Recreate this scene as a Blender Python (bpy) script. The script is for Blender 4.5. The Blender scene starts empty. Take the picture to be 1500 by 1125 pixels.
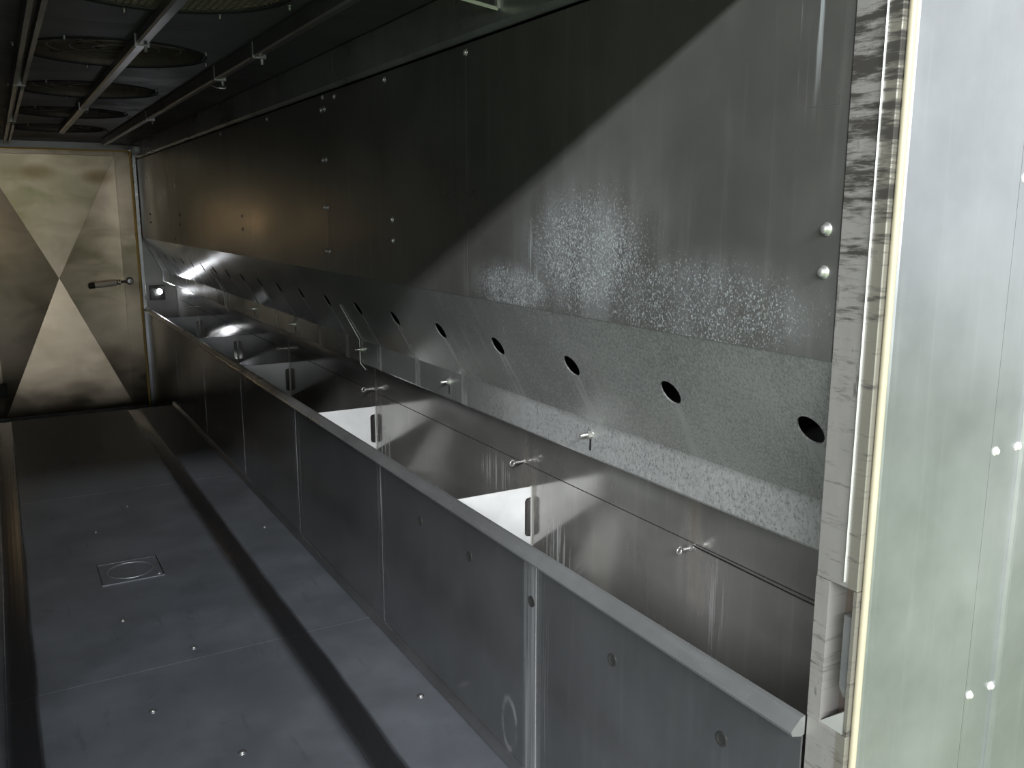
import bpy, bmesh, math, random
from mathutils import Vector, Matrix
random.seed(4)
R = math.radians
S = bpy.context.scene
COL = S.collection

# ---------------------------------------------------------------- camera, light, exposure
cam = bpy.data.cameras.new('camera'); cam.sensor_width = 36; cam.lens = 31.2; cam.clip_start = 0.02
co = bpy.data.objects.new('camera', cam); COL.objects.link(co)
co.location = (0, 0, 1.6); co.rotation_euler = (R(90 - 11.06), 0, R(-29.9)); S.camera = co

S.view_settings.view_transform = 'Standard'; S.view_settings.look = 'None'
S.view_settings.gamma = 1; S.view_settings.use_curve_mapping = False
S.view_settings.exposure = 0.68

W = bpy.data.worlds.new('hall'); S.world = W; W.use_nodes = True
bg = W.node_tree.nodes['Background']; bg.inputs[0].default_value = (0.82, 0.84, 0.88, 1); bg.inputs[1].default_value = 0.72

# long high window of the yard behind the camera: light falls in through the open doorway
ld = bpy.data.lights.new('high_window_light', 'AREA'); ld.shape = 'RECTANGLE'
ld.size = 15.0; ld.size_y = 0.30; ld.energy = 2100; ld.color = (0.96, 0.98, 1.0)
lo = bpy.data.objects.new('high_window_light', ld); COL.objects.link(lo)
lo.location = (-6.0, -7.0, 5.46)
lo.rotation_euler = (R(67), 0, 0)

# added fill light behind the camera: weak and level, lifts the far divider plates
gd = bpy.data.lights.new('added_low_fill', 'AREA'); gd.shape = 'RECTANGLE'
gd.size = 8.0; gd.size_y = 1.2; gd.energy = 120; gd.color = (0.94, 0.97, 1.0)
go = bpy.data.objects.new('added_low_fill', gd); COL.objects.link(go)
go.location = (-3.0, -7.5, 1.9); go.rotation_euler = (R(90), 0, 0)

# ---------------------------------------------------------------- key dimensions
XW = 1.18          # upper wall plane and knee wall plane (right)
XC = 0.39          # middle of the chamber
XB = 1.475         # back of the trough
ZK, ZF, ZL = 1.358, 1.044, 0.938     # kink, fold, lip of the sloped panels
XF = 1.35
YN, YE = 0.99, 9.1  # near end, far end
ZC = 2.2
YS = 7.72           # end of the raised floor
ZP = -0.30          # lower landing

# ---------------------------------------------------------------- node helpers
class NT:
    def __init__(s, name):
        s.m = bpy.data.materials.new(name); s.m.use_nodes = True
        s.t = s.m.node_tree; s.b = s.t.nodes['Principled BSDF']; s.pos = None
    def n(s, t, **k):
        x = s.t.nodes.new(t)
        for a, v in k.items(): setattr(x, a, v)
        return x
    def l(s, a, b): s.t.links.new(a, b)
    def P(s):
        if s.pos is None:
            g = s.n('ShaderNodeNewGeometry'); s.pos = g.outputs['Position']
        return s.pos
    def inp(s, sock, v):
        if hasattr(v, 'links') or hasattr(v, 'is_linked'): s.l(v, sock)
        else: sock.default_value = v
    def math(s, op, a, b=0.0, c=None, clamp=False):
        x = s.n('ShaderNodeMath', operation=op); x.use_clamp = clamp
        s.inp(x.inputs[0], a); s.inp(x.inputs[1], b)
        if c is not None: s.inp(x.inputs[2], c)
        return x.outputs[0]
    def scaled(s, sc, off=(0, 0, 0)):
        x = s.n('ShaderNodeMapping'); x.inputs['Scale'].default_value = sc; x.inputs['Location'].default_value = off
        s.l(s.P(), x.inputs[0]); return x.outputs[0]
    def noise(s, sc=(1, 1, 1), scale=5.0, detail=4.0, rough=0.55, off=(0, 0, 0), dist=0.0):
        x = s.n('ShaderNodeTexNoise'); x.inputs['Scale'].default_value = scale
        x.inputs['Detail'].default_value = detail; x.inputs['Roughness'].default_value = rough
        x.inputs['Distortion'].default_value = dist
        s.l(s.scaled(sc, off), x.inputs['Vector']); return x.outputs['Fac']
    def ramp(s, f, a, b, lo=0.0, hi=1.0):
        x = s.n('ShaderNodeMapRange'); x.interpolation_type = 'SMOOTHSTEP'
        s.inp(x.inputs[0], f); x.inputs[1].default_value = a; x.inputs[2].default_value = b
        x.inputs[3].default_value = lo; x.inputs[4].default_value = hi; return x.outputs[0]
    def blob(s, c, r, soft=0.6):
        v = s.n('ShaderNodeVectorMath', operation='SUBTRACT'); s.l(s.P(), v.inputs[0]); v.inputs[1].default_value = c
        d = s.n('ShaderNodeVectorMath', operation='DIVIDE'); s.l(v.outputs[0], d.inputs[0]); d.inputs[1].default_value = r
        q = s.n('ShaderNodeVectorMath', operation='LENGTH'); s.l(d.outputs[0], q.inputs[0])
        return s.ramp(q.outputs['Value'], 1.0, 1.0 - soft)
    def xyz(s):
        x = s.n('ShaderNodeSeparateXYZ'); s.l(s.P(), x.inputs[0]); return x.outputs
    def mixc(s, f, a, b):
        x = s.n('ShaderNodeMix', data_type='RGBA'); s.inp(x.inputs[0], f)
        for i, v in ((6, a), (7, b)):
            s.inp(x.inputs[i], (*v, 1) if isinstance(v, tuple) else v)
        return x.outputs[2]
    def mixf(s, f, a, b):
        x = s.n('ShaderNodeMix', data_type='FLOAT'); s.inp(x.inputs[0], f); s.inp(x.inputs[2], a); s.inp(x.inputs[3], b)
        return x.outputs[0]
    def maxs(s, L):
        r = L[0]
        for q in L[1:]: r = s.math('MAXIMUM', r, q)
        return r
    def bump(s, h, strength=0.2, dist=0.002):
        x = s.n('ShaderNodeBump'); x.inputs['Strength'].default_value = strength; x.inputs['Distance'].default_value = dist
        s.l(h, x.inputs['Height']); s.l(x.outputs[0], s.b.inputs['Normal'])
    def out(s, col, metal, rough):
        s.inp(s.b.inputs['Base Color'], (*col, 1) if isinstance(col, tuple) else col)
        s.inp(s.b.inputs['Metallic'], metal); s.inp(s.b.inputs['Roughness'], rough); return s.m

def simple(name, col, metal=0.0, rough=0.5, emit=None):
    t = NT(name); n = t.noise(scale=14, detail=3)
    c = t.mixc(n, tuple(v * 0.85 for v in col), tuple(min(1, v * 1.12) for v in col))
    t.out(c, metal, t.ramp(n, 0.2, 0.8, rough * 0.85, min(1, rough * 1.15)))
    if emit:
        t.b.inputs['Emission Color'].default_value = (*emit[0], 1); t.b.inputs['Emission Strength'].default_value = emit[1]
    return t.m

def steel(name, col=(0.30, 0.30, 0.30), metal=0.8, rough=0.25, streak=0.35, streakdir=(1, 9, 0.6), dirt=(0.16, 0.13, 0.10), dirtamt=0.35,
          deposit=None, wavy=0.12, extra=None, dep_col=(0.56, 0.57, 0.58)):
    """rolled sheet steel: soft blotches, run-down streaks, optional chalky deposits with a place of their own"""
    t = NT(name)
    n1 = t.noise(scale=2.3, detail=5, rough=0.6)
    n2 = t.noise(sc=streakdir, scale=4.0, detail=4)
    c = t.mixc(t.ramp(n1, 0.3, 0.75), tuple(v * 0.8 for v in col), tuple(v * 1.15 for v in col))
    c = t.mixc(t.math('MULTIPLY', t.ramp(n2, 0.52, 0.78), streak), c, tuple(min(1, v * 1.6) for v in col))
    n3 = t.noise(sc=(1, 1.6, 0.7), scale=1.7, detail=6, rough=0.65, off=(3, 7, 1))
    df = t.math('MULTIPLY', t.ramp(n3, 0.52, 0.8), dirtamt)
    c = t.mixc(df, c, dirt)
    m = t.mixf(df, metal, metal * 0.45)
    r = t.math('ADD', t.ramp(n1, 0.25, 0.8, rough * 0.8, rough * 1.25), t.math('MULTIPLY', df, 0.25))
    if deposit:
        d = deposit(t)
        c = t.mixc(d, c, dep_col); m = t.mixf(d, m, 0.05); r = t.mixf(d, r, 0.7)
    if extra:
        d2, c2 = extra(t)
        c = t.mixc(d2, c, c2); m = t.mixf(d2, m, 0.1); r = t.mixf(d2, r, 0.6)
    t.bump(t.noise(scale=1.6, detail=2, off=(1, 2, 3)), wavy, 0.02)
    return t.out(c, m, r)

HY0, HP = 1.098, 0.3945   # first slope hole and pitch
def dep_upper(t):
    a = t.maxs([t.blob((XW, 1.72, 1.50), (0.4, 0.42, 0.26), 0.75), t.blob((XW, 2.05, 1.40), (0.4, 0.36, 0.10), 0.7),
                t.math('MULTIPLY', t.blob((XW, 1.13, 1.42), (0.4, 0.15, 0.12), 0.8), 0.8), t.math('MULTIPLY', t.blob((XW, 1.35, 1.42), (0.4, 0.5, 0.14), 0.6), 0.8)])
    sp = t.noise(sc=(1, 1.0, 0.7), scale=270, detail=3, rough=0.75)
    thr = t.math('SUBTRACT', sp, t.math('SUBTRACT', 0.68, t.math('MULTIPLY', a, 0.26)))
    f = t.math('MULTIPLY', t.ramp(thr, 0.0, 0.22), t.ramp(a, 0.02, 0.3))
    # pale run-down streaks below the top edge and round the bolts
    st = t.math('MULTIPLY', t.ramp(t.noise(sc=(1, 26, 0.9), scale=3, detail=3), 0.6, 0.72),
                t.maxs([t.blob((XW, 1.08, 1.98), (0.4, 0.10, 0.26), 0.7), t.blob((XW, 1.95, 1.42), (0.4, 0.10, 0.2), 0.7)]))
    film = t.math('MULTIPLY', a, t.ramp(t.noise(sc=(1, 3, 0.8), scale=3, detail=4), 0.35, 0.7, 0.05, 0.4))
    return t.math('MULTIPLY', t.maxs([f, film, t.math('MULTIPLY', st, 0.8)]), 0.72)
def patch_slope(t):
    return t.math('MULTIPLY', t.blob((1.292, 1.035, 1.14), (0.06, 0.030, 0.085), 0.35), 0.8), (0.50, 0.46, 0.30)
def scribe(t):
    o = t.xyz()
    a = t.math('MULTIPLY', t.ramp(t.math('ABSOLUTE', t.math('SUBTRACT', o[2], 1.7655)), 0.0022, 0.0008), t.math('MULTIPLY', t.ramp(o[1], 1.005, 1.012), t.ramp(o[1], 1.086, 1.078)))
    b = t.math('MULTIPLY', t.ramp(t.math('ABSOLUTE', t.math('SUBTRACT', o[1], 1.013)), 0.002, 0.0008), t.math('MULTIPLY', t.ramp(o[2], 1.764, 1.767), t.ramp(o[2], 1.786, 1.778)))
    return t.math('MULTIPLY', t.math('MAXIMUM', a, b), 0.8), (0.04, 0.04, 0.04)
def dep_slope(t):
    o = t.xyz()
    fr = t.math('ABSOLUTE', t.math('SUBTRACT', t.math('FRACT', t.math('ADD', t.math('DIVIDE', t.math('SUBTRACT', o[1], HY0), HP), 20.5)), 0.5))
    wob = t.math('ADD', fr, t.math('MULTIPLY', t.math('SUBTRACT', t.noise(sc=(1, 6, 1.2), scale=5), 0.5), 0.06))
    run = t.math('MULTIPLY', t.ramp(wob, 0.085, 0.03), t.ramp(o[2], 1.205, 1.16))
    run = t.math('MULTIPLY', run, t.ramp(t.noise(sc=(1, 8, 1), scale=6), 0.35, 0.6))
    near = t.ramp(o[1], 2.9, 1.5)
    band = t.math('MULTIPLY', t.ramp(o[2], ZF + 0.015, ZF - 0.02), t.ramp(o[1], 2.7, 2.2))
    sp = t.noise(sc=(1, 1.2, 0.8), scale=170, detail=4, rough=0.75)
    film = t.math('MULTIPLY', t.ramp(sp, 0.30, 0.75), t.math('MULTIPLY', near, 0.50))
    white = t.math('MULTIPLY', t.ramp(sp, 0.28, 0.62), t.math('MULTIPLY', band, 0.7))
    return t.math('MULTIPLY', t.maxs([t.math('MULTIPLY', run, 0.45), film, white]), 0.75)
def run_back(t):
    st = t.ramp(t.noise(sc=(1, 40, 0.8), scale=3.2, detail=3, off=(0, .3, 0)), 0.50, 0.62)
    return t.math('MULTIPLY', st, t.math('MULTIPLY', t.maxs([t.blob((XB, 2.27, 0.50), (0.2, 0.10, 0.15), 0.7), t.blob((XB, 2.68, 0.68), (0.2, 0.14, 0.09), 0.8),
                t.blob((XB, 3.75, 0.50), (0.2, 0.10, 0.15), 0.7), t.math('MULTIPLY', t.blob((XB, 1.55, 0.62), (0.2, 0.05, 0.18), 0.7), 0.5)]), 0.7))
def rust_back(t):
    a = t.maxs([t.math('MULTIPLY', t.blob((XB, y, 0.74), (0.3, 0.10, 0.26), 0.8), 0.8) for y in (1.62, 2.44, 3.85, 5.27)])
    return t.math('MULTIPLY', a, t.ramp(t.noise(sc=(1, 5, 1), scale=4), 0.35, 0.75)), (0.11, 0.08, 0.05)
def run_front(t):
    ys = (1.906, 3.03, 4.133)
    st = t.ramp(t.noise(sc=(1, 60, 0.6), scale=3, detail=3), 0.5, 0.64)
    a = t.maxs([t.blob((1.17, y + dy, 0.40), (0.1, w, 0.34), 0.5) for y in ys for dy, w in ((0.0, 0.035), (-0.05, 0.02), (0.03, 0.03))])
    o = t.xyz()
    band = t.math('MULTIPLY', t.ramp(t.math('ABSOLUTE', t.math('SUBTRACT', o[1], 1.925)), 0.055, 0.03), t.ramp(t.noise(sc=(1, 30, 0.5), scale=3, detail=4, off=(0, 2, 0)), 0.35, 0.65, 0.08, 0.36))
    ring = t.math('SUBTRACT', t.blob((1.17, 2.05, 0.125), (0.1, 0.052, 0.10), 0.25), t.blob((1.17, 2.05, 0.125), (0.1, 0.040, 0.08), 0.3))
    sc = t.math('MULTIPLY', t.math('MAXIMUM', ring, 0.0), t.ramp(t.noise(scale=7), 0.35, 0.6, 0.0, 0.35))
    return t.maxs([t.math('MULTIPLY', st, t.math('MULTIPLY', a, 0.26)), band, sc])

M = {}
M['upper'] = steel('wall_sheet_steel', (0.215, 0.214, 0.203), 0.66, 0.33, 0.25, deposit=dep_upper, extra=scribe, dep_col=(0.50, 0.55, 0.58), dirtamt=0.3)
M['slope'] = steel('slope_sheet_steel', (0.36, 0.37, 0.36), 0.62, 0.21, 0.3, deposit=dep_slope, extra=patch_slope, dirtamt=0.2, wavy=0.05)
M['back'] = steel('trough_back_steel', (0.45, 0.443, 0.425), 0.72, 0.15, 0.3, deposit=run_back, extra=rust_back, dirtamt=0.15, wavy=0.03)
M['front'] = steel('knee_wall_steel', (0.205, 0.21, 0.215), 0.74, 0.22, 0.25, deposit=run_front, dirtamt=0.2, wavy=0.06)
M['plate'] = steel('bright_divider_steel', (0.74, 0.75, 0.74), 0.08, 0.4, 0.25, dirtamt=0.15, dirt=(0.4, 0.38, 0.34))
M['rim'] = steel('rim_steel', (0.42, 0.43, 0.43), 0.7, 0.3, 0.2, streakdir=(9, 0.8, 9), dirt=(0.10, 0.10, 0.10), dirtamt=0.7)
M['dark'] = steel('dark_steel', (0.06, 0.06, 0.058), 0.5, 0.5)
M['bolt'] = simple('bright_bolt_steel', (0.62, 0.62, 0.60), 0.75, 0.25)
M['boltd'] = simple('dull_bolt_steel', (0.30, 0.30, 0.29), 0.8, 0.35)
def wear(t):
    o = t.xyz(); L = []
    wob = t.math('MULTIPLY', t.math('SUBTRACT', t.noise(sc=(1, 0.5, 1), scale=2.5), 0.5), 0.03)
    for cx in (-0.07, 0.853):
        dd = t.math('ADD', t.math('SUBTRACT', o[0], cx), wob)
        L.append(t.math('MULTIPLY', t.ramp(dd, 0.058, 0.036), t.ramp(dd, -0.085, -0.022)))
    return t.maxs(L)
def floor_mat():
    t = NT('floor_plate_steel')
    n1 = t.noise(scale=2.6, detail=6, rough=0.62); n2 = t.noise(sc=(7, 0.9, 1), scale=3, detail=5, rough=0.65, off=(4, 1, 0))
    n4 = t.noise(sc=(1, 1, 1), scale=9, detail=4, rough=0.6, off=(9, 1, 0))
    c = t.mixc(t.ramp(n1, 0.3, 0.75), (0.135, 0.147, 0.165), (0.20, 0.217, 0.24))
    df = t.math('MULTIPLY', t.math('MAXIMUM', t.ramp(n2, 0.58, 0.75), t.ramp(n4, 0.62, 0.76)), 0.45)
    c = t.mixc(df, c, (0.07, 0.075, 0.078))
    w = wear(t); c = t.mixc(t.math('MULTIPLY', w, 0.92), c, (0.035, 0.034, 0.036))
    t.bump(t.noise(scale=1.6, detail=2), 0.05, 0.02)
    return t.out(c, t.mixf(w, 0.35, 0.55), t.mixf(w, t.ramp(n1, 0.2, 0.8, 0.33, 0.48), 0.2))
M['track'] = steel('polished_track_steel', (0.12, 0.12, 0.125), 0.9, 0.2, 0.1, streakdir=(9, 0.5, 1), dirtamt=0.1, wavy=0.02)
M['floor'] = floor_mat()
M['black'] = simple('black_gap', (0.012, 0.012, 0.012), 0.0, 0.8)
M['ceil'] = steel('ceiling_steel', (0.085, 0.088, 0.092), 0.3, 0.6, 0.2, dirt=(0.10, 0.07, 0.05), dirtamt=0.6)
M['rail'] = steel('rail_steel', (0.20, 0.195, 0.195), 0.7, 0.35, 0.2, streakdir=(8, 1, 8), dirtamt=0.6, dirt=(0.12, 0.10, 0.09))
M['disc'] = steel('fan_recess_steel', (0.20, 0.195, 0.18), 0.3, 0.6, 0.2, dirt=(0.10, 0.07, 0.05), dirtamt=0.5)
M['rust'] = steel('rusty_fan_steel', (0.20, 0.165, 0.145), 0.4, 0.55, 0.2, dirtamt=0.7, dirt=(0.10, 0.06, 0.035))
def door_mat():
    t = NT('brushed_door_steel')
    n1 = t.noise(sc=(1.2, 1, 2.2), scale=2.2, detail=3, dist=0.6); n2 = t.noise(sc=(30, 1, 0.8), scale=3, detail=3)
    c = t.mixc(t.ramp(n1, 0.3, 0.7), (0.215, 0.178, 0.127), (0.31, 0.262, 0.195))
    c = t.mixc(t.math('MULTIPLY', t.ramp(n2, 0.45, 0.75), 0.2), c, (0.18, 0.15, 0.105))
    st = t.math('MULTIPLY', t.math('MAXIMUM', t.blob((0.85, 9, 1.90), (0.2, 0.4, 0.10), 0.8), t.blob((0.35, 9, 1.93), (0.25, 0.4, 0.10), 0.8)), 0.75)
    c = t.mixc(t.math('MULTIPLY', st, t.ramp(n1, 0.25, 0.6)), c, (0.12, 0.075, 0.03))
    t.bump(t.noise(sc=(1, 1, 2), scale=2.0, detail=2), 0.10, 0.02)
    return t.out(c, 0.82, t.ramp(n1, 0.2, 0.8, 0.17, 0.27))
M['door'] = door_mat()
M['gasket'] = simple('yellow_silicone_gasket', (0.62, 0.44, 0.11), 0.0, 0.5)
M['rubber'] = simple('black_rubber', (0.02, 0.02, 0.02), 0.0, 0.6)
M['white'] = simple('off_white_plastic', (0.72, 0.70, 0.66), 0.0, 0.45)
M['cream'] = simple('cream_edge_seal', (0.44, 0.40, 0.29), 0.0, 0.5)
M['pale'] = simple('pale_bare_steel', (0.62, 0.63, 0.60), 0.5, 0.4)
M['facade'] = steel('outer_cladding_steel', (0.40, 0.415, 0.43), 0.70, 0.30, 0.12, streakdir=(16, 1, 0.5), dirt=(0.45, 0.43, 0.40), dirtamt=0.25, wavy=0.04)
M['lamp'] = simple('lamp_lens', (0.9, 0.9, 0.9), 0.0, 0.3, ((0.93, 0.95, 1.0), 60))
M['lampw'] = simple('warm_lamp_lens', (0.9, 0.85, 0.7), 0.0, 0.3, ((1.0, 0.75, 0.42), 8))
M['grass'] = simple('grass', (0.13, 0.19, 0.06), 0.0, 0.9)
def jamb_mat():
    t = NT('smeared_jamb_steel')
    n = t.noise(sc=(1, 2.5, 16), scale=3, detail=6, rough=0.7)
    n2 = t.noise(sc=(1, 6, 1.6), scale=7, detail=5, rough=0.7, off=(2, 0, 5))
    n3 = t.noise(sc=(1, 1, 0.6), scale=2.2, detail=3, off=(5, 0, 2))
    o = t.xyz()
    gr = t.ramp(o[1], 0.928, 0.924)
    up = t.ramp(o[2], 1.30, 1.70, 0.16, 0.36)
    f = t.ramp(t.math('ADD', n, t.math('MULTIPLY', n3, up)), 0.60, 0.78)
    f = t.math('MAXIMUM', f, t.ramp(n2, 0.60, 0.70, 0.0, 0.8))
    c = t.mixc(n2, (0.25, 0.243, 0.23), (0.38, 0.365, 0.35)); c = t.mixc(t.math('MULTIPLY', gr, 0.75), c, (0.20, 0.19, 0.15)); c = t.mixc(f, c, (0.035, 0.032, 0.028))
    t.bump(n2, 0.25, 0.002)
    return t.out(c, t.mixf(f, 0.35, 0.0), t.mixf(f, 0.45, 0.8))
M['jamb'] = jamb_mat()

# ---------------------------------------------------------------- mesh helpers (all coordinates are room coordinates)
def link(name, me, mat, parent=None):
    o = bpy.data.objects.new(name, me); COL.objects.link(o)
    if mat is not None and not me.materials: me.materials.append(M[mat] if isinstance(mat, str) else mat)
    if parent is not None:
        o.parent = parent; o.matrix_parent_inverse = Matrix.Translation(-parent.location)
    return o
def fin(name, bm, mat, parent=None, smooth=False):
    bmesh.ops.recalc_face_normals(bm, faces=bm.faces)
    me = bpy.data.meshes.new(name); bm.to_mesh(me); bm.free()
    if smooth:
        for p in me.polygons: p.use_smooth = True
    return link(name, me, mat, parent)
def add_box(bm, x0, x1, y0, y1, z0, z1, bev=0.0, mx=None):
    if mx: x0, x1 = sorted((mx(x0), mx(x1)))
    r = bmesh.ops.create_cube(bm, size=1.0)
    for v in r['verts']:
        v.co = Vector(((x0 + x1) / 2 + v.co.x * (x1 - x0), (y0 + y1) / 2 + v.co.y * (y1 - y0), (z0 + z1) / 2 + v.co.z * (z1 - z0)))
    if bev:
        es = {e for v in r['verts'] for e in v.link_edges}
        bmesh.ops.bevel(bm, geom=list(es), offset=bev, segments=1, affect='EDGES')
def box(name, mat, parent, x0, x1, y0, y1, z0, z1, bev=0.0, mx=None):
    bm = bmesh.new(); add_box(bm, x0, x1, y0, y1, z0, z1, bev, mx); return fin(name, bm, mat, parent)
def add_extrude(bm, pts, y0, y1, axis='y', mx=None):
    """closed polygon pts [(x,z)] swept along y (axis y); for axis x pts are (y,z); for axis z pts are (x,y)"""
    def mk(p, t):
        if axis == 'y': q = (p[0], t, p[1])
        elif axis == 'x': q = (t, p[0], p[1])
        else: q = (p[0], p[1], t)
        return (mx(q[0]), q[1], q[2]) if mx else q
    a = [bm.verts.new(mk(p, y0)) for p in pts]; b = [bm.verts.new(mk(p, y1)) for p in pts]
    n = len(pts)
    bm.faces.new(a); bm.faces.new(b)
    for i in range(n): bm.faces.new((a[i], a[(i + 1) % n], b[(i + 1) % n], b[i]))
def extrude(name, mat, parent, pts, y0, y1, axis='y', mx=None):
    bm = bmesh.new(); add_extrude(bm, pts, y0, y1, axis, mx); return fin(name, bm, mat, parent)
def add_lathe(bm, prof, base, ax, seg=12):
    """prof [(r,h)] turned about the axis ax through base"""
    ax = Vector(ax).normalized(); q = Vector((0, 0, 1)).rotation_difference(ax); base = Vector(base)
    rings = []
    for r, h in prof:
        if r < 1e-6: rings.append([bm.verts.new(base + q @ Vector((0, 0, h)))])
        else: rings.append([bm.verts.new(base + q @ Vector((r * math.cos(2 * math.pi * i / seg), r * math.sin(2 * math.pi * i / seg), h))) for i in range(seg)])
    for A, B in zip(rings, rings[1:]):
        for i in range(seg):
            j = (i + 1) % seg
            if len(A) == 1 and len(B) == 1: continue
            if len(A) == 1: bm.faces.new((A[0], B[i], B[j]))
            elif len(B) == 1: bm.faces.new((A[i], A[j], B[0]))
            else: bm.faces.new((A[i], A[j], B[j], B[i]))
def lathe(name, mat, parent, prof, base, ax, seg=12, smooth=False):
    bm = bmesh.new(); add_lathe(bm, prof, base, ax, seg); return fin(name, bm, mat, parent, smooth)
def add_tube(bm, pts, r, seg=8, closed=False):
    pts = [Vector(p) for p in pts]; n = len(pts); rings = []
    up = Vector((0.13, 0.31, 0.94)).normalized()
    for i, p in enumerate(pts):
        if closed: d = pts[(i + 1) % n] - pts[i - 1]
        else: d = pts[min(i + 1, n - 1)] - pts[max(i - 1, 0)]
        d.normalize(); a = d.cross(up)
        if a.length < 1e-3: a = d.cross(Vector((1, 0, 0)))
        a.normalize(); b = d.cross(a)
        rings.append([bm.verts.new(p + (a * math.cos(2 * math.pi * k / seg) + b * math.sin(2 * math.pi * k / seg)) * r) for k in range(seg)])
    for i in range(n if closed else n - 1):
        A, B = rings[i], rings[(i + 1) % n]
        for k in range(seg): bm.faces.new((A[k], A[(k + 1) % seg], B[(k + 1) % seg], B[k]))
    if not closed: bm.faces.new(rings[0]); bm.faces.new(rings[-1])
def tube(name, mat, parent, pts, r, seg=8, closed=False):
    bm = bmesh.new(); add_tube(bm, pts, r, seg, closed); return fin(name, bm, mat, parent, True)
def empty(name, loc=(0, 0, 0)):
    o = bpy.data.objects.new(name, None); COL.objects.link(o); o.location = loc; o.empty_display_size = 0.05
    bpy.context.view_layer.update(); return o
def struct(o, label=None):
    o['kind'] = 'structure'
    if label: o['label'] = label
    return o
def tag(o, label, cat, group=None):
    o['label'] = label; o['category'] = cat
    if group: o['group'] = group
    return o
_bolt = {}
def bolt(parent, pos, ax, r=0.007, h=0.006, mat='bolt', name='bolt'):
    key = (tuple(ax), r, h, mat)
    if key not in _bolt:
        bm = bmesh.new()
        add_lathe(bm, [(r * 1.45, -0.002), (r * 1.45, h * 0.2), (r, h * 0.25), (r, h * 0.7), (r * 0.7, h), (0, h * 1.08)], (0, 0, 0), ax, 10)
        bmesh.ops.recalc_face_normals(bm, faces=bm.faces)
        me = bpy.data.meshes.new(name); bm.to_mesh(me); bm.free(); me.materials.append(M[mat])
        for p in me.polygons: p.use_smooth = True
        _bolt[key] = me
    o = bpy.data.objects.new(name, _bolt[key]); COL.objects.link(o); o.location = pos
    if parent is not None: o.parent = parent; o.matrix_parent_inverse = Matrix.Translation(-parent.location)
    return o

# ================================================================= FLOOR
T = 0.012
fl = box('floor', 'dark', None, -0.44, 1.22, 0.90, YS - 0.005, -0.20, -T - 0.001); struct(fl, 'dark steel plated chamber floor')
TR = [(-0.07, 0.047), (0.853, 0.047)]           # wheel channels: centre, half width
cols = [(-0.43, TR[0][0] - TR[0][1]), (TR[0][0] + TR[0][1], TR[1][0] - TR[1][1]), (TR[1][0] + TR[1][1], XW - 0.008)]
rows = [0.90, 3.155, 5.43, YS]
for y0, y1 in zip(rows, rows[1:]):
    for x0, x1 in cols:
        box('floor_plate', 'floor', fl, x0 + 0.0006, x1 - 0.0006, y0 + 0.0012, y1 - 0.0012, -T, 0.0)
    for cx, hw in TR:
        pts = [(cx + hw * math.cos(math.pi * i / 8), -0.0045 * math.sin(math.pi * i / 8) - 0.0008) for i in range(9)] + [(cx - hw, -T), (cx + hw, -T)]
        o = extrude('wheel_channel', 'floor', fl, pts, y0 + 0.0012, y1 - 0.0012)
        o['label'] = 'shallow polished wheel channel'
for x, y in [(0.295, 3.617), (0.496, 3.242), (0.298, 2.863), (0.496, 2.489), (1.091, 2.513), (0.30, 4.75), (0.49, 5.1), (1.06, 4.4), (0.30, 6.2), (0.49, 6.6)]:
    bolt(fl, (x, y, 0.0), (0, 0, 1), 0.0085, 0.007, 'boltd')
box('step_face', 'dark', fl, -0.43, XW - 0.008, YS - 0.004, YS + 0.002, ZP, -T, 0)
lf = box('floor', 'floor', None, -0.44, 1.56, YS + 0.003, 9.3, ZP - 0.05, ZP); struct(lf, 'lower landing before the far door')
# drain
dr = empty('floor_drain', (0.387, 4.14, 0)); tag(dr, 'square steel floor drain with a round sunken lid', 'drain')
bm = bmesh.new(); cx, cy, hs, rr = 0.387, 4.14, 0.128, 0.098
N = 32; ci = []; so = []
for i in range(N):
    a = 2 * math.pi * i / N; c_, s_ = math.cos(a), math.sin(a); k = hs / max(abs(c_), abs(s_))
    ci.append((cx + rr * c_, cy + rr * s_)); so.append((cx + k * c_, cy + k * s_))
vt = [bm.verts.new((*p, 0.0025)) for p in ci]; vo = [bm.verts.new((*p, 0.0025)) for p in so]
vl = [bm.verts.new((*p, -0.006)) for p in ci]; vb = [bm.verts.new((*p, 0.0)) for p in so]
for i in range(N):
    j = (i + 1) % N
    bm.faces.new((vt[i], vt[j], vo[j], vo[i])); bm.faces.new((vt[i], vl[i], vl[j], vt[j])); bm.faces.new((vo[i], vo[j], vb[j], vb[i]))
fin('drain_frame', bm, 'floor', dr)
for x0, x1, y0, y1 in ((-1, -0.97, -1, 1), (0.97, 1, -1, 1), (-0.97, 0.97, -1, -0.97), (-0.97, 0.97, 0.97, 1)):
    box('drain_edge', 'track', dr, cx + x0 * hs, cx + x1 * hs, cy + y0 * hs, cy + y1 * hs, 0.0026, 0.0045)
lathe('drain_lid', 'floor', dr, [(0, 0.0018), (0.082, 0.0018), (0.086, 0.0012), (0.086, 0.0003), (0, 0.0003)], (cx, cy, 0), (0, 0, 1), 32)
bm = bmesh.new(); add_tube(bm, [(cx + 0.095 * math.cos(a * math.pi / 24), cy + 0.095 * math.sin(a * math.pi / 24), 0.003) for a in range(48)], 0.003, 6, True)
fin('drain_ring', bm, 'rim', dr, True)
bolt(dr, (0.494, 4.03, 0.0015), (0, 0, 1), 0.008, 0.007)

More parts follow.
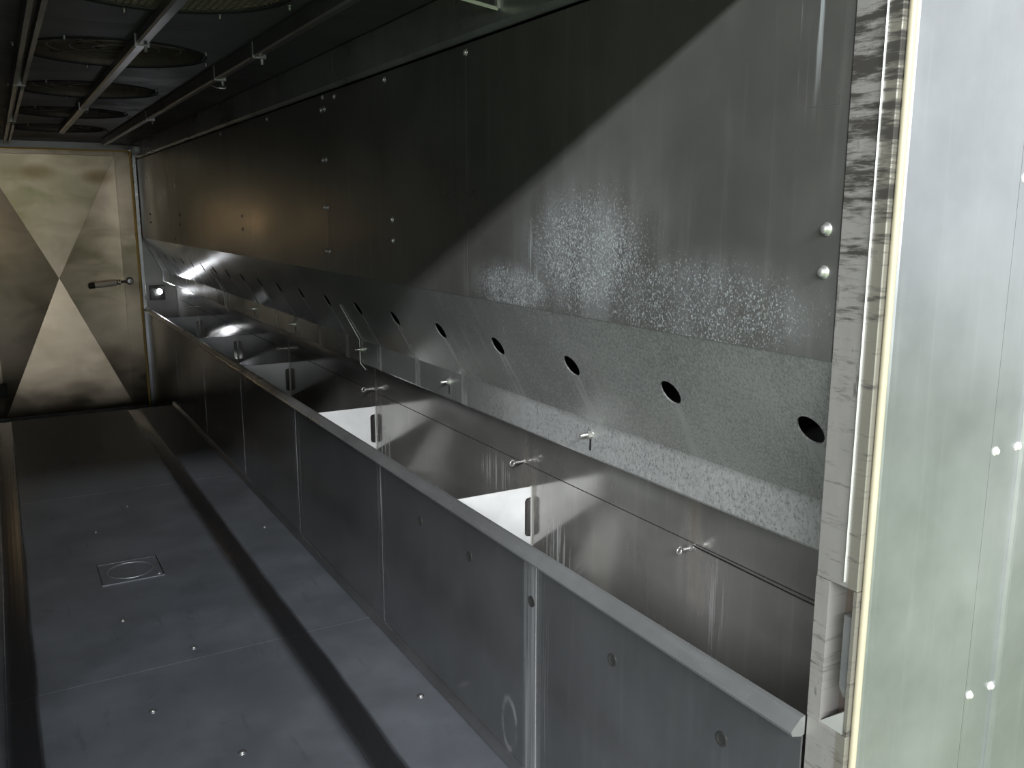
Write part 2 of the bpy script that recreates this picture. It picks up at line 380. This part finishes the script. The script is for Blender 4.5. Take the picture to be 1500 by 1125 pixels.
# ================================================================= SIDE WALLS (right as seen; the left one is its mirror image)
def hole_panel(name, parent, y0, y1, holes, mx):
    """sloped sheet from the kink to the fold with round punched holes, then the upright lip with its rolled edge"""
    bm = bmesh.new(); SL = math.hypot(XF - XW, ZK - ZF); ux, uz = (XF - XW) / SL, (ZF - ZK) / SL
    nx, nz = uz, -ux
    if nx > 0: nx, nz = -nx, -nz
    TH = 0.004
    def pt(s, y, d=0.0):   # s along slope, d depth behind the face
        return (mx(XW + ux * s - nx * d), y, ZK + uz * s - nz * d)
    sc = 0.488 * SL; hr = 0.031; N = 24
    ys = [y0]
    for a, b in zip(holes, holes[1:]): ys.append((a + b) / 2)
    ys.append(y1)
    if not holes: ys = [y0, y1]
    for i in range(len(ys) - 1):
        a, b = ys[i], ys[i + 1]
        if not holes:
            bm.faces.new([bm.verts.new(pt(*q)) for q in ((0, a), (0, b), (SL, b), (SL, a))]); continue
        cy = holes[i]; inn = []; out = []; dep = []
        angs = [2 * math.pi * k / N for k in range(N)]
        for (sx, sy) in ((b - cy, SL - sc), (b - cy, -sc), (a - cy, SL - sc), (a - cy, -sc)): angs.append(math.atan2(sy, sx) % (2 * math.pi))
        angs = sorted(set(angs))
        for g in angs:
            c_, s_ = math.cos(g), math.sin(g)
            k1 = ((b - cy) / c_) if c_ > 1e-9 else ((a - cy) / c_ if c_ < -1e-9 else 1e9)
            k2 = ((SL - sc) / s_) if s_ > 1e-9 else (-sc / s_ if s_ < -1e-9 else 1e9)
            k = min(k1, k2)
            inn.append(bm.verts.new(pt(sc + hr * s_, cy + hr * c_))); out.append(bm.verts.new(pt(sc + k * s_, cy + k * c_)))
            dep.append(bm.verts.new(pt(sc + hr * s_, cy + hr * c_, TH)))
        n = len(angs)
        for k in range(n):
            j = (k + 1) % n
            bm.faces.new((inn[k], inn[j], out[j], out[k])); bm.faces.new((inn[k], dep[k], dep[j], inn[j]))
    for v in bm.verts: pass
    o = fin(name, bm, 'slope', parent)
    return o
def side_wall(s):
    mx = (lambda x: x) if s > 0 else (lambda x: 2 * XC - x)
    sg = -1 if s > 0 else 1          # direction into the room
    nm = 'wall_right' if s > 0 else 'wall_left'
    w = box(nm, 'dark', None, 1.50, 1.56, 0.93, 9.3, -0.35, 2.45, 0, mx); struct(w, 'sheet steel side wall with a row of round air holes')
    seams = [YN + 0.002, 2.31, 3.563, 4.80, 6.05, 7.30, 8.35, YE]
    for a, b in zip(seams, seams[1:]):
        box('wall_panel', 'upper', w, XW, XW + 0.004, a + 0.0015, b - 0.0015, ZK - 0.004, 2.052, 0.0, mx)
    # strip over the wall, a dark gap below it
    for a, b in ((YN + 0.002, 3.4), (3.4, 5.9), (5.9, 8.0), (8.0, YE)):
        extrude('header_strip', 'rim', w, [(XW - 0.012, 2.075), (XW + 0.006, 2.062), (XW + 0.012, 2.062), (XW - 0.002, 2.196), (XW - 0.008, 2.196)], a + 0.002, b - 0.002, 'y', mx)
    # bolts on the upper wall
    if s > 0:
        B = []
        for z in (1.994, 1.80, 1.613, 1.437): B += [(3.563 - 0.02, z), (3.563 + 0.02, z)]
        for z in (1.57, 1.50): B += [(1.02, z), (2.87, z), (5.0, z), (6.9, z), (8.3, z)]
        B += [(2.31, 2.03), (2.91, 2.03), (3.56, 2.04), (3.42, 2.03), (4.4, 2.03), (5.4, 2.03), (6.6, 2.03)]
        for y, z in B: bolt(w, (XW, y, z), (-1, 0, 0), 0.0075 if y > 1.1 else 0.008, 0.007 if y > 1.1 else 0.010, 'bolt')
    # sloped sheets with holes, lip sheets
    ps = [YN + 0.002, 3.68, 6.35, YE]
    hs = [HY0 + HP * k for k in range(21)]
    for a, b in zip(ps, ps[1:]):
        hh = [h for h in hs if a + 0.04 < h < b - 0.04]
        hole_panel('sloped_panel', w, a + 0.001, b - 0.001, hh, mx)
        extrude('lip_panel', 'slope', w, [(XF, ZF), (XF, ZL + 0.006), (XF + 0.004, ZL), (XF + 0.03, ZL - 0.001), (XF + 0.03, ZL + 0.004), (XF + 0.006, ZL + 0.007), (XF + 0.005, ZF)], a + 0.001, b - 0.001, 'y', mx)
    for y in ps[1:-1]:
        o = tube('seam_rod', 'pale', w, [(mx(XW + 0.5 * (XF - XW) - 0.004), y, (ZK + ZF) / 2 + 0.0), (mx(XF - 0.006), y, ZF), (mx(XF - 0.006), y, ZL + 0.02), (mx(XF - 0.004), y, ZL), (mx(XF + 0.015), y - 0.012, ZL - 0.028)], 0.0025, 6)
    # black void behind the holes
    box('plenum_back', 'black', w, 1.46, 1.495, YN, YE, 0.98, 2.19, 0, mx)
    return w
wr = side_wall(1)
wl = side_wall(-1)

# ---------------------------------------------------------------- troughs under the niches
PY = [2.43, 3.85, 5.27, 6.62, 8.03]
def trough(s):
    mx = (lambda x: x) if s > 0 else (lambda x: 2 * XC - x)
    e = empty('drip_trough', (mx(1.32), 1.2, 0))
    tag(e, 'long steel trough with upright dividers under the ' + ('right wall' if s > 0 else 'left wall, opposite the row of wall bolts'), 'trough')
    seams = [YN + 0.001, 1.906, 3.03, 4.133, 5.24, 6.35, 7.45, YE]
    for a, b in zip(seams, seams[1:]):
        z0 = 0.001 if b < 7.6 else ZP + 0.002
        y0 = a
        if b > 7.6:
            box('front_panel', 'front', e, XW - 0.010, XW - 0.006, a + 0.001, YS, 0.001, 0.682, 0, mx); y0 = YS + 0.004
        box('front_panel', 'front', e, XW - 0.010, XW - 0.006, y0 + 0.001, b - 0.001, z0, 0.682, 0, mx)
    for y in seams[1:-1]: box('weld_seam', 'rim' if y < 2 else 'front', e, XW - 0.0115, XW - 0.009, y - 0.003, y + 0.003, 0.034, 0.676, 0.0008, mx)
    extrude('kick_strip', 'front', e, [(XW - 0.010, 0.002), (XW - 0.026, 0.002), (XW - 0.026, 0.007), (XW - 0.016, 0.030), (XW - 0.010, 0.032)], YN + 0.001, YS - 0.002, 'y', mx)
    for a, b in ((YN + 0.001, 3.9), (3.9, 6.4), (6.4, 8.05), (8.06, 8.9)):
        extrude('rim_rail', 'rim', e, [(XW - 0.004, 0.713), (XW - 0.014, 0.712), (XW - 0.034, 0.694), (XW - 0.038, 0.688), (XW - 0.034, 0.680), (XW - 0.012, 0.674), (XW - 0.004, 0.676)], a, b - 0.001, 'y', mx)
    bs = [YN + 0.001, 2.43, 3.85, 5.27, 6.62, 8.03, YE]
    for a, b in zip(bs, bs[1:]):
        box('back_panel', 'back', e, XB, XB + 0.004, a + 0.0008, b - 0.0008, 0.36, 0.7625, 0, mx)
        box('back_panel', 'back', e, XB + 0.0005, XB + 0.0045, a + 0.0008, b - 0.0008, 0.7655, 0.975, 0, mx)
    extrude('trough_bottom', 'back', e, [(XW - 0.006, 0.60), (XB, 0.36), (XB, 0.35), (XW - 0.006, 0.59)], YN + 0.001, YE, 'y', mx)
    for i, y in enumerate(PY):
        tip = (XW - 0.014, 0.690)
        pl = [(XW - 0.012, 0.692), (XW - 0.006, 0.697), (XB - 0.003, 0.697), (XB - 0.003, 0.662), (XB - 0.024, 0.657), (XB - 0.029, 0.648), (XB - 0.029, 0.535),
              (XB - 0.024, 0.526), (XB - 0.003, 0.521), (XB - 0.003, 0.491), (1.376, 0.531), (XW - 0.003, 0.615), (XW - 0.003, 0.68)]
        o = extrude('divider_plate', 'plate', e, pl, y - 0.0015, y + 0.0015, 'y', mx)
        o['label'] = 'bright divider plate with a notch at the back'
        if s > 0: lathe('weld_bead', 'pale', e, [(0.004, 0), (0.004, 0.21)], (XB - 0.003, y, 0.488), (0, 0, 1), 6)
    if s > 0:
        for k in range(5):
            y = 1.19 + 0.369 * k
            lathe('plug', 'dark', e, [(0.016, -0.001), (0.016, 0.0016), (0.012, 0.002), (0.008, 0.0006), (0, 0.0006)], (XW - 0.010, y, 0.557), (-1, 0, 0), 16)
    return e
tr = trough(1); tl = trough(-1)

# eye bolts on the back of the right trough
def eye_bolt(y, z, n, label):
    e = empty('eye_bolt', (XB, y, z)); tag(e, label, 'eye bolt', 'eye bolts along the back of the trough')
    lathe('shank', 'bolt', e, [(0.0045, 0), (0.0045, 0.042)], (XB - 0.0, y, z), (-1, 0, 0), 8, True)
    lathe('nut', 'bolt', e, [(0.009, 0.0), (0.009, 0.007), (0, 0.0075)], (XB - 0.001, y, z), (-1, 0, 0), 6)
    if n > 1: lathe('nut', 'bolt', e, [(0.0085, 0.014), (0.0085, 0.021), (0, 0.0215)], (XB - 0.001, y, z), (-1, 0, 0), 6)
    tube('ring', 'bolt', e, [(XB - 0.052 + 0.0095 * math.cos(a), y + 0.003 * math.cos(a), z + 0.0095 * math.sin(a)) for a in [k * math.pi / 9 for k in range(18)]], 0.0035, 6, True)
for y, z, n, lb in [(1.627, 0.757, 2, 'short eye bolt where the thin wire ends on the trough back'),
                    (2.473, 0.774, 1, 'eye bolt above the divider plate next to the white run-down streaks'),
                    (3.864, 0.780, 2, 'eye bolt with two nuts above the second divider plate from the door jamb'),
                    (5.316, 0.778, 1, 'eye bolt above the third divider plate from the door jamb'),
                    (6.70, 0.775, 1, 'eye bolt above the fourth divider plate from the door jamb'),
                    (8.10, 0.775, 1, 'eye bolt beside the bright lamp in the niche')]:
    eye_bolt(y, z, n, lb)
o = tube('wire', 'rubber', None, [(XB - 0.008, 1.625, 0.762), (XB - 0.006, 1.3, 0.757), (XB - 0.004, YN + 0.004, 0.754)], 0.0016, 6)
tag(o, 'thin dark wire stretched along the trough back to the jamb', 'wire')

# studs through the lip
def stud(y, z, label, slot=True):
    e = empty('lip_stud', (XF, y, z)); tag(e, label, 'bolt', 'studs through the lip of the niche')
    lathe('shank', 'bolt', e, [(0.005, -0.002), (0.005, 0.034), (0, 0.035)], (XF, y, z), (-1, 0, 0), 8, True)
    lathe('washer', 'bolt', e, [(0.014, 0.0), (0.014, 0.002), (0, 0.0022)], (XF, y, z), (-1, 0, 0), 14)
    lathe('nut', 'bolt', e, [(0.010, 0.002), (0.010, 0.011), (0, 0.0115)], (XF, y, z), (-1, 0, 0), 6)
    if slot: box('slot', 'black', e, XF - 0.0008, XF + 0.001, y - 0.004, y + 0.004, z - 0.045, z - 0.014)
for y, lb in [(1.92, 'bright stud with nut and black slot in the white-crusted lip'), (2.795, 'bright stud with nut in the lip above the second divider plate'),
              (3.66, 'stud with nut beside the bent seam rod'), (4.68, 'stud with nut far along the lip, beyond the seam rod'), (5.55, 'smallest stud with nut in the lip before the lamp glow')]:
    stud(y, 1.004, lb)

# ================================================================= CEILING
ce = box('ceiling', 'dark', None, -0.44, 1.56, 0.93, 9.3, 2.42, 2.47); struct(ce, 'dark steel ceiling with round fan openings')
FX, FR = 0.475, 0.325
FY = [2.70, 3.92, 5.14, 6.36, 7.58]
for i, fy in enumerate(FY):
    y0 = YN + 0.002 if i == 0 else (FY[i - 1] + fy) / 2
    y1 = (FY[i + 1] + fy) / 2 if i < len(FY) - 1 else YE
    bm = bmesh.new(); N = 40; inn = []; out = []; dep = []
    xa, xb = -0.41, XW + 0.01
    ang = [2 * math.pi * k / N for k in range(N)] + [math.atan2(b_, a_) % (2 * math.pi) for a_ in (xa - FX, xb - FX) for b_ in (y0 - fy, y1 - fy)]
    for g in sorted(set(ang)):
        c_, s_ = math.cos(g), math.sin(g)
        k1 = ((xb - FX) / c_) if c_ > 1e-9 else ((xa - FX) / c_ if c_ < -1e-9 else 1e9)
        k2 = ((y1 - fy - 0.001) / s_) if s_ > 1e-9 else ((y0 - fy + 0.001) / s_ if s_ < -1e-9 else 1e9)
        k = min(k1, k2)
        inn.append(bm.verts.new((FX + FR * c_, fy + FR * s_, ZC))); out.append(bm.verts.new((FX + k * c_, fy + k * s_, ZC)))
        dep.append(bm.verts.new((FX + FR * c_, fy + FR * s_, ZC + 0.004)))
    n = len(inn)
    for k in range(n):
        j = (k + 1) % n
        bm.faces.new((inn[k], inn[j], out[j], out[k])); bm.faces.new((inn[k], dep[k], dep[j], inn[j]))
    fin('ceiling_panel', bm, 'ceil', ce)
names = ['nearest the doorway, with wire mesh', 'second from the doorway', 'third from the doorway', 'fourth from the doorway', 'next to the far door']
for i, fy in enumerate(FY):
    e = empty('fan_opening', (FX, fy, ZC)); tag(e, 'round rusty fan opening in the ceiling, ' + names[i], 'fan opening', 'fan openings in the ceiling')
    lathe('collar', 'rust', e, [(FR + 0.004, 0.0), (FR + 0.004, 0.075)], (FX, fy, ZC + 0.001), (0, 0, 1), 40)
    lathe('back_plate', 'disc', e, [(0, 0.0), (FR + 0.006, 0.0), (FR + 0.006, 0.004), (0, 0.004)], (FX, fy, ZC + 0.077), (0, 0, 1), 40)
    bm = bmesh.new(); add_tube(bm, [(FX + (FR + 0.008) * math.cos(a * math.pi / 24), fy + (FR + 0.008) * math.sin(a * math.pi / 24), ZC - 0.001) for a in range(48)], 0.0045, 6, True)
    fin('ring', bm, 'black', e, True)
    lathe('hub', 'rust', e, [(0, 0.025), (0.06, 0.025), (0.07, 0.032), (0.07, 0.076)], (FX, fy, ZC), (0, 0, 1), 16)
    for k in range(5):
        a = 2 * math.pi * k / 5 + 0.4; bm = bmesh.new()
        c_, s_ = math.cos(a), math.sin(a)
        vs = [bm.verts.new((FX + r_ * c_ - w_ * s_, fy + r_ * s_ + w_ * c_, ZC + z_)) for r_, w_, z_ in ((0.06, -0.04, 0.045), (0.30, -0.09, 0.04), (0.30, 0.09, 0.065), (0.06, 0.04, 0.065))]
        vs2 = [bm.verts.new(v.co + Vector((0, 0, 0.003))) for v in vs]
        bm.faces.new(vs); bm.faces.new(vs2)
        for q in range(4): bm.faces.new((vs[q], vs[(q + 1) % 4], vs2[(q + 1) % 4], vs2[q]))
        fin('blade', bm, 'rust', e)
    bm = bmesh.new()
    if i == 0:
        for k in range(-15, 16):
            d = k * 0.02
            if abs(d) < FR - 0.01:
                q = math.sqrt(FR * FR - d * d)
                add_tube(bm, [(FX + d, fy - q, ZC + 0.004), (FX + d, fy + q, ZC + 0.004)], 0.0016, 4)
                add_tube(bm, [(FX - q, fy + d, ZC + 0.007), (FX + q, fy + d, ZC + 0.007)], 0.0016, 4)
    else:
        for r_ in (0.08, 0.16, 0.24):
            add_tube(bm, [(FX + r_ * math.cos(a * math.pi / 16), fy + r_ * math.sin(a * math.pi / 16), ZC + 0.02) for a in range(32)], 0.003, 5, True)
        for a in (0.7, 2.27): add_tube(bm, [(FX + FR * math.cos(a), fy + FR * math.sin(a), ZC + 0.024), (FX - FR * math.cos(a), fy - FR * math.sin(a), ZC + 0.024)], 0.004, 5)
    fin('guard', bm, 'rust', e)
    for k in range(8):
        a = 2 * math.pi * k / 8 + 0.2
        bolt(e, (FX + (FR + 0.035) * math.cos(a), fy + (FR + 0.035) * math.sin(a), ZC), (0, 0, -1), 0.006, 0.014, 'boltd')

# ceiling rails
def rail(name, pts, y0, y1, label, clips, mat='rail'):
    x = sum(p[0] for p in pts) / len(pts); z = min(p[1] for p in pts)
    e = empty(name, (x, y0, z)); tag(e, label, 'rail', 'rails under the ceiling')
    extrude('rail_bar', mat, e, pts, y0, y1)
    for y in clips:
        cl = box('clip', 'boltd', e, x - 0.026, x + 0.026, y - 0.012, y + 0.012, z - 0.004, ZC, 0.002)
        lathe('clip_bolt', 'bolt', cl, [(0.006, 0), (0.006, 0.018), (0, 0.019)], (x + 0.012, y, z - 0.003), (0, 0, -1), 8)
    return e
rail('ceiling_rail', [(0.485, 2.196), (0.485, 2.168), (0.492, 2.162), (0.518, 2.162), (0.525, 2.168), (0.525, 2.196)], YN + 0.01, 7.6, 'narrow centre rail crossing the fan openings', [3.45, 5.75])
rail('ceiling_rail', [(0.135, 2.198), (0.135, 2.150), (0.150, 2.150), (0.150, 2.185), (0.168, 2.185), (0.168, 2.150), (0.183, 2.150), (0.183, 2.198)], YN + 0.01, 8.7, 'channel rail running beside the fan openings near the left wall', [4.7, 6.6])
rail('ceiling_rail', [(0.870, 2.198), (0.870, 2.150), (0.876, 2.144), (0.905, 2.150), (0.918, 2.180), (0.918, 2.198)], YN + 0.01, 8.6, 'angled rail between the fan openings and the right wall', [3.4, 4.05, 6.0])
# extra conduit pipe at the left
o = tube('conduit', 'rail', None, [(0.05, YN + 0.02, 2.165), (0.05, 4.5, 2.165), (0.055, 4.6, 2.18), (0.055, 8.6, 2.18)], 0.010, 8); tag(o, 'thin conduit pipe along the ceiling beside the channel rail', 'pipe')
# clip hooks with little wires on the right rail
o = tube('hook', 'bolt', None, [(0.89, 4.22, 2.147), (0.91, 4.20, 2.132), (0.945, 4.19, 2.130), (0.95, 4.19, 2.140)], 0.003, 6); tag(o, 'small bent wire hook hanging on the angled ceiling rail', 'hook')
# pale bracket frame by the right wall
e = empty('hanger_bracket', (1.08, 2.1, 2.1)); tag(e, 'pale U-shaped bracket hanging from the ceiling beside the right wall', 'bracket')
bm = bmesh.new(); q = [(0.97, 2.11, 2.134), (1.165, 2.10, 2.105)]
add_tube(bm, q, 0.006, 4); fin('cross_bar', bm, 'pale', e)
box('upright', 'pale', e, 1.160, 1.170, 2.092, 2.108, 2.104, ZC - 0.001, 0.001); box('upright', 'pale', e, 0.965, 0.975, 2.102, 2.118, 2.13, ZC - 0.001, 0.001)
# small rod bracket and rounded gasket end in the far upper corner
o = tube('corner_rod', 'rail', None, [(0.88, 8.5, 2.16), (1.16, 8.5, 2.152), (1.165, 8.45, 2.195)], 0.006, 6); tag(o, 'thin bent rod under the ceiling at the far door', 'rod')
bm = bmesh.new(); bmesh.ops.create_uvsphere(bm, u_segments=14, v_segments=10, radius=1)
for v in bm.verts: v.co = Vector((1.145 + v.co.x * 0.05, 8.6 + v.co.y * 0.05, 2.125 + v.co.z * 0.045 * (1 + 0.08 * math.sin(9 * v.co.x))))
o = fin('gasket_roll', bm, 'plate', None, True); tag(o, 'rolled pale sealing cushion in the upper corner by the far door', 'seal')

# ================================================================= FAR END
we = empty('wall_back', (XC, 9.2, 0)); struct(we, 'steel end wall around the far door')
DX0, DX1, DZ0, DZ1, DY = -0.20, 1.135, -0.262, 2.13, 9.0
box('header_panel', 'upper', we, -0.44, 1.50, YE - 0.05, 9.25, DZ1 + 0.012, 2.42)
box('end_panel', 'upper', we, DX1 + 0.025, 1.50, YE + 0.001, 9.25, -0.34, DZ1 + 0.010)
box('end_panel', 'upper', we, -0.62, DX0 - 0.025, YE + 0.001, 9.25, -0.34, DZ1 + 0.010)
box('frame_post', 'rim', we, DX1 + 0.008, DX1 + 0.040, DY - 0.10, YE, ZP, DZ1 + 0.03, 0.003)
box('frame_post', 'rim', we, DX0 - 0.040, DX0 - 0.008, DY - 0.10, YE, ZP, DZ1 + 0.03, 0.003)
box('threshold', 'rim', we, DX0 - 0.04, DX1 + 0.04, DY - 0.03, YE, ZP + 0.0005, DZ0 - 0.004, 0.003)
d = empty('door_1', (0.467, DY, DZ0)); struct(d, 'steel door with cross-broken sheet and yellow gasket')
box('door_slab', 'door', d, DX0, DX1, DY, DY + 0.07, DZ0, DZ1, 0.004)
IX0, IX1, IZ0, IZ1 = DX0 + 0.14, DX1 - 0.14, DZ0 + 0.055, DZ1 - 0.05
ctr = (0.467, DY - 0.003, 1.0); C4 = [(IX0, DY - 0.086, IZ0), (IX1, DY - 0.086, IZ0), (IX1, DY - 0.086, IZ1), (IX0, DY - 0.086, IZ1)]
box('door_border', 'door', d, DX0 + 0.012, IX0, DY - 0.088, DY + 0.002, DZ0, DZ1, 0.002); box('door_border', 'door', d, IX1, DX1 - 0.012, DY - 0.088, DY + 0.002, DZ0, DZ1, 0.002)
box('door_border', 'door', d, IX0 + 0.001, IX1 - 0.001, DY - 0.088, DY + 0.002, DZ0, IZ0, 0.002); box('door_border', 'door', d, IX0 + 0.001, IX1 - 0.001, DY - 0.088, DY + 0.002, IZ1, DZ1, 0.002)
for i in range(4):
    a, b = Vector(C4[i]), Vector(C4[(i + 1) % 4]); c = Vector(ctr)
    g = (a + b + c) / 3
    tri = [p + (g - p).normalized() * 0.0012 for p in (a, b, c)]
    bm = bmesh.new(); v1 = [bm.verts.new(p) for p in tri]; v2 = [bm.verts.new((p.x, DY + 0.003, p.z)) for p in tri]
    bm.faces.new(v1); bm.faces.new(v2)
    for k in range(3): bm.faces.new((v1[k], v1[(k + 1) % 3], v2[(k + 1) % 3], v2[k]))
    fin('door_facet', bm, 'door', d)
for x0, x1, z0, z1 in ((DX1 - 0.012, DX1 + 0.006, DZ0, DZ1), (DX0 - 0.006, DX0 + 0.012, DZ0, DZ1), (DX0 + 0.012, DX1 - 0.012, DZ1 - 0.012, DZ1 + 0.004)):
    box('gasket', 'gasket', d, x0, x1, DY - 0.094, DY + 0.004, z0, z1, 0.003)
box('sill_strip', 'rim', d, DX0 + 0.02, DX1 - 0.02, DY - 0.094, DY - 0.087, DZ0 + 0.004, DZ0 + 0.045, 0.002)
box('closer_block', 'rubber', d, -0.115, -0.035, DY - 0.13, DY - 0.087, -0.02, 0.10, 0.006)
DY -= 0.086
h = tube('latch_handle', 'rail', d, [(1.04, DY - 0.048, 0.962), (0.70, DY - 0.052, 0.931)], 0.012, 8); h['label'] = 'horizontal latch handle with a white grip'
lathe('pivot', 'boltd', h, [(0.035, 0.0), (0.035, 0.02), (0.024, 0.024), (0.022, 0.06), (0, 0.062)], (1.04, DY, 0.962), (0, -1, 0), 14)
lathe('grip', 'white', h, [(0, 0), (0.026, 0.001), (0.026, 0.205), (0, 0.206)], (0.925, DY - 0.050, 0.951), Vector((-0.34, -0.004, -0.031)), 14, False)
lathe('end_cap', 'rubber', h, [(0, 0), (0.027, 0.001), (0.027, 0.045), (0.018, 0.055), (0, 0.056)], (0.742, DY - 0.0515, 0.9345), Vector((-0.34, -0.004, -0.031)), 14)
lathe('collar', 'bolt', h, [(0.018, 0), (0.026, 0.005), (0.018, 0.012), (0.026, 0.02), (0.018, 0.03)], (0.962, DY - 0.0495, 0.954), Vector((-0.34, -0.004, -0.031)), 14)

# lamps: a small white lamp in the right niche, a warm work lamp on the left wall before the far door
def lamp(name, label, pos, ax, glass, energy, col, hx, hy, hz, spread=170):
    x, y, z = pos; ax = Vector(ax).normalized()
    e = empty(name, pos); tag(e, label, 'lamp')
    box('housing', 'dark', e, x - hx, x + hx, y - hy, y + hy, z - hz, z + hz, 0.004)
    b = Vector(pos) + Vector((ax.x * hx, ax.y * hy, ax.z * hz))
    lathe('bezel', 'boltd', e, [(0.036, -0.001), (0.036, 0.008), (0.028, 0.010), (0.027, 0.004)], b, ax, 18)
    lathe('lens', glass, e, [(0.026, 0.0), (0.026, 0.006), (0.018, 0.012), (0, 0.015)], b, ax, 18, True)
    pl = bpy.data.lights.new('lamp_glow', 'AREA'); pl.shape = 'DISK'; pl.size = 0.05; pl.energy = energy; pl.color = col; pl.spread = R(spread)
    po = bpy.data.objects.new('lamp_glow', pl); COL.objects.link(po); po.location = b + ax * 0.018
    po.rotation_euler = ax.to_track_quat('-Z', 'Y').to_euler()
    po.parent = e; po.matrix_parent_inverse = Matrix.Translation(-e.location)
lamp('niche_lamp', 'small bright white lamp at the end of the right niche', (1.30, YE - 0.012, 0.828), (0.25, -1, 0.15), 'lamp', 0.38, (0.90, 0.93, 1.0), 0.07, 0.011, 0.07)
lamp('work_lamp', 'warm work lamp on the left wall beside the far door', (2 * XC - XW + 0.016, 8.25, 1.5), (0.75, 1, -0.1), 'lampw', 0.8, (1.0, 0.74, 0.42), 0.014, 0.07, 0.06, 95)

# ================================================================= NEAR DOORWAY
YJ0, YJ1, YFA = 0.905, 0.990, 0.900
def jamb(s):
    mx = (lambda x: x) if s > 0 else (lambda x: 2 * XC - x)
    j = empty('trim_1' if s > 0 else 'trim_2', (mx(XW + 0.04), 0.95, 0)); struct(j, 'smeared steel door jamb with latch pocket' if s > 0 else 'steel door jamb')
    pz0, pz1, py0, py1 = 0.715, 0.980, 0.912, 0.962
    if s > 0:
        box('jamb_face', 'jamb', j, XW - 0.002, 1.50, YJ0, YJ1, pz1, 2.11, 0.0015)
        box('jamb_face', 'jamb', j, XW - 0.002, 1.50, YJ0, YJ1, -0.02, pz0, 0.0015)
        box('jamb_face', 'jamb', j, XW - 0.002, 1.50, py1, YJ1, pz0 + 0.0005, pz1 - 0.0005)
        box('jamb_face', 'jamb', j, XW - 0.002, 1.50, YJ0, py0, pz0 + 0.0005, pz1 - 0.0005)
        box('pocket_back', 'rust', j, XW + 0.045, XW + 0.05, py0 + 0.0005, py1 - 0.0005, pz0, pz1)
        # tongue of the latch and the bright folded sill of the pocket
        extrude('latch_tongue', 'rim', j, [(XW + 0.002, 0.930), (XW + 0.002, 0.800), (XW + 0.014, 0.775), (XW + 0.018, 0.775), (XW + 0.018, 0.930)], py0 + 0.001, py0 + 0.018)
        extrude('pocket_sill', 'pale', j, [(py0 + 0.001, pz0 + 0.001), (py1 - 0.001, pz0 + 0.001), (py1 - 0.001, pz0 + 0.004), (py0 + 0.001, pz0 + 0.045)], XW - 0.001, XW + 0.04, 'x')
    else:
        box('jamb_face', 'jamb', j, XW - 0.002, 1.50, YJ0, YJ1, -0.02, 2.11, 0.0015, mx)
    box('centre_strip', 'pale', j, XW - 0.006, XW - 0.001, 0.9295, 0.9315, (pz1 + 0.01) if s > 0 else 0, 2.11, 0.0008, mx)
    lathe('edge_seal', 'cream', j, [(0.0062, 0), (0.0062, 2.13)], (mx(XW + 0.012), YFA - 0.001, -0.02), (0, 0, 1), 12, True)
    return j
jamb(1); jamb(-1)
ln = box('trim_3', 'jamb', None, -0.44, 1.22, YJ0, YJ1, 2.111, 2.42); struct(ln, 'door lintel')

wf = empty('wall_front', (1.4, 0.9, 0)); struct(wf, 'outer steel cladding around the doorway')
def clad(x0, x1, z0, z1):
    return box('cladding_panel', 'facade', wf, x0, x1, YFA, YFA + 0.004, z0, z1, 0.0)
# first cladding sheet: folded round the corner
pts = [(XW + 0.018, YFA + 0.010), (XW + 0.020, YFA + 0.003), (XW + 0.027, YFA - 0.002), (XW + 0.040, YFA - 0.003), (1.497, YFA - 0.003), (1.497, YFA + 0.003), (XW + 0.03, YFA + 0.004), (XW + 0.024, YFA + 0.010)]
extrude('corner_panel', 'facade', wf, pts, -0.1, 2.6, 'z')
clad(1.503, 1.590, -0.1, 2.6); clad(1.600, 2.10, -0.1, 2.6); clad(2.104, 2.7, -0.1, 2.6)
extrude('edge_bead', 'facade', wf, [(1.588, YFA - 0.001), (1.591, YFA - 0.007), (1.597, YFA - 0.008), (1.601, YFA - 0.003), (1.601, YFA + 0.003), (1.588, YFA + 0.003)], -0.1, 2.6, 'z')
clad(-2.0, -0.42, -0.1, 2.6); clad(-0.415, 1.195, 2.135, 2.6)
for z in (0.223, 0.70, 1.177, 1.654, 2.13):
    bolt(wf, (1.516, YFA, z), (0, -1, 0), 0.006, 0.006, 'white', 'rivet'); bolt(wf, (1.582, YFA, z), (0, -1, 0), 0.006, 0.006, 'white', 'rivet')
box('backing', 'dark', wf, 1.21, 2.7, YFA + 0.006, 0.93, -0.1, 2.6); box('backing', 'dark', wf, -2.0, -0.44, YFA + 0.006, 0.93, -0.1, 2.6); box('backing', 'dark', wf, -0.435, 1.205, YFA + 0.006, YJ0 - 0.001, 2.13, 2.6)
gr = box('ground', 'grass', None, -14, 14, -16, 0.895, -0.25, -0.11); struct(gr, 'grassy ground before the doorway')
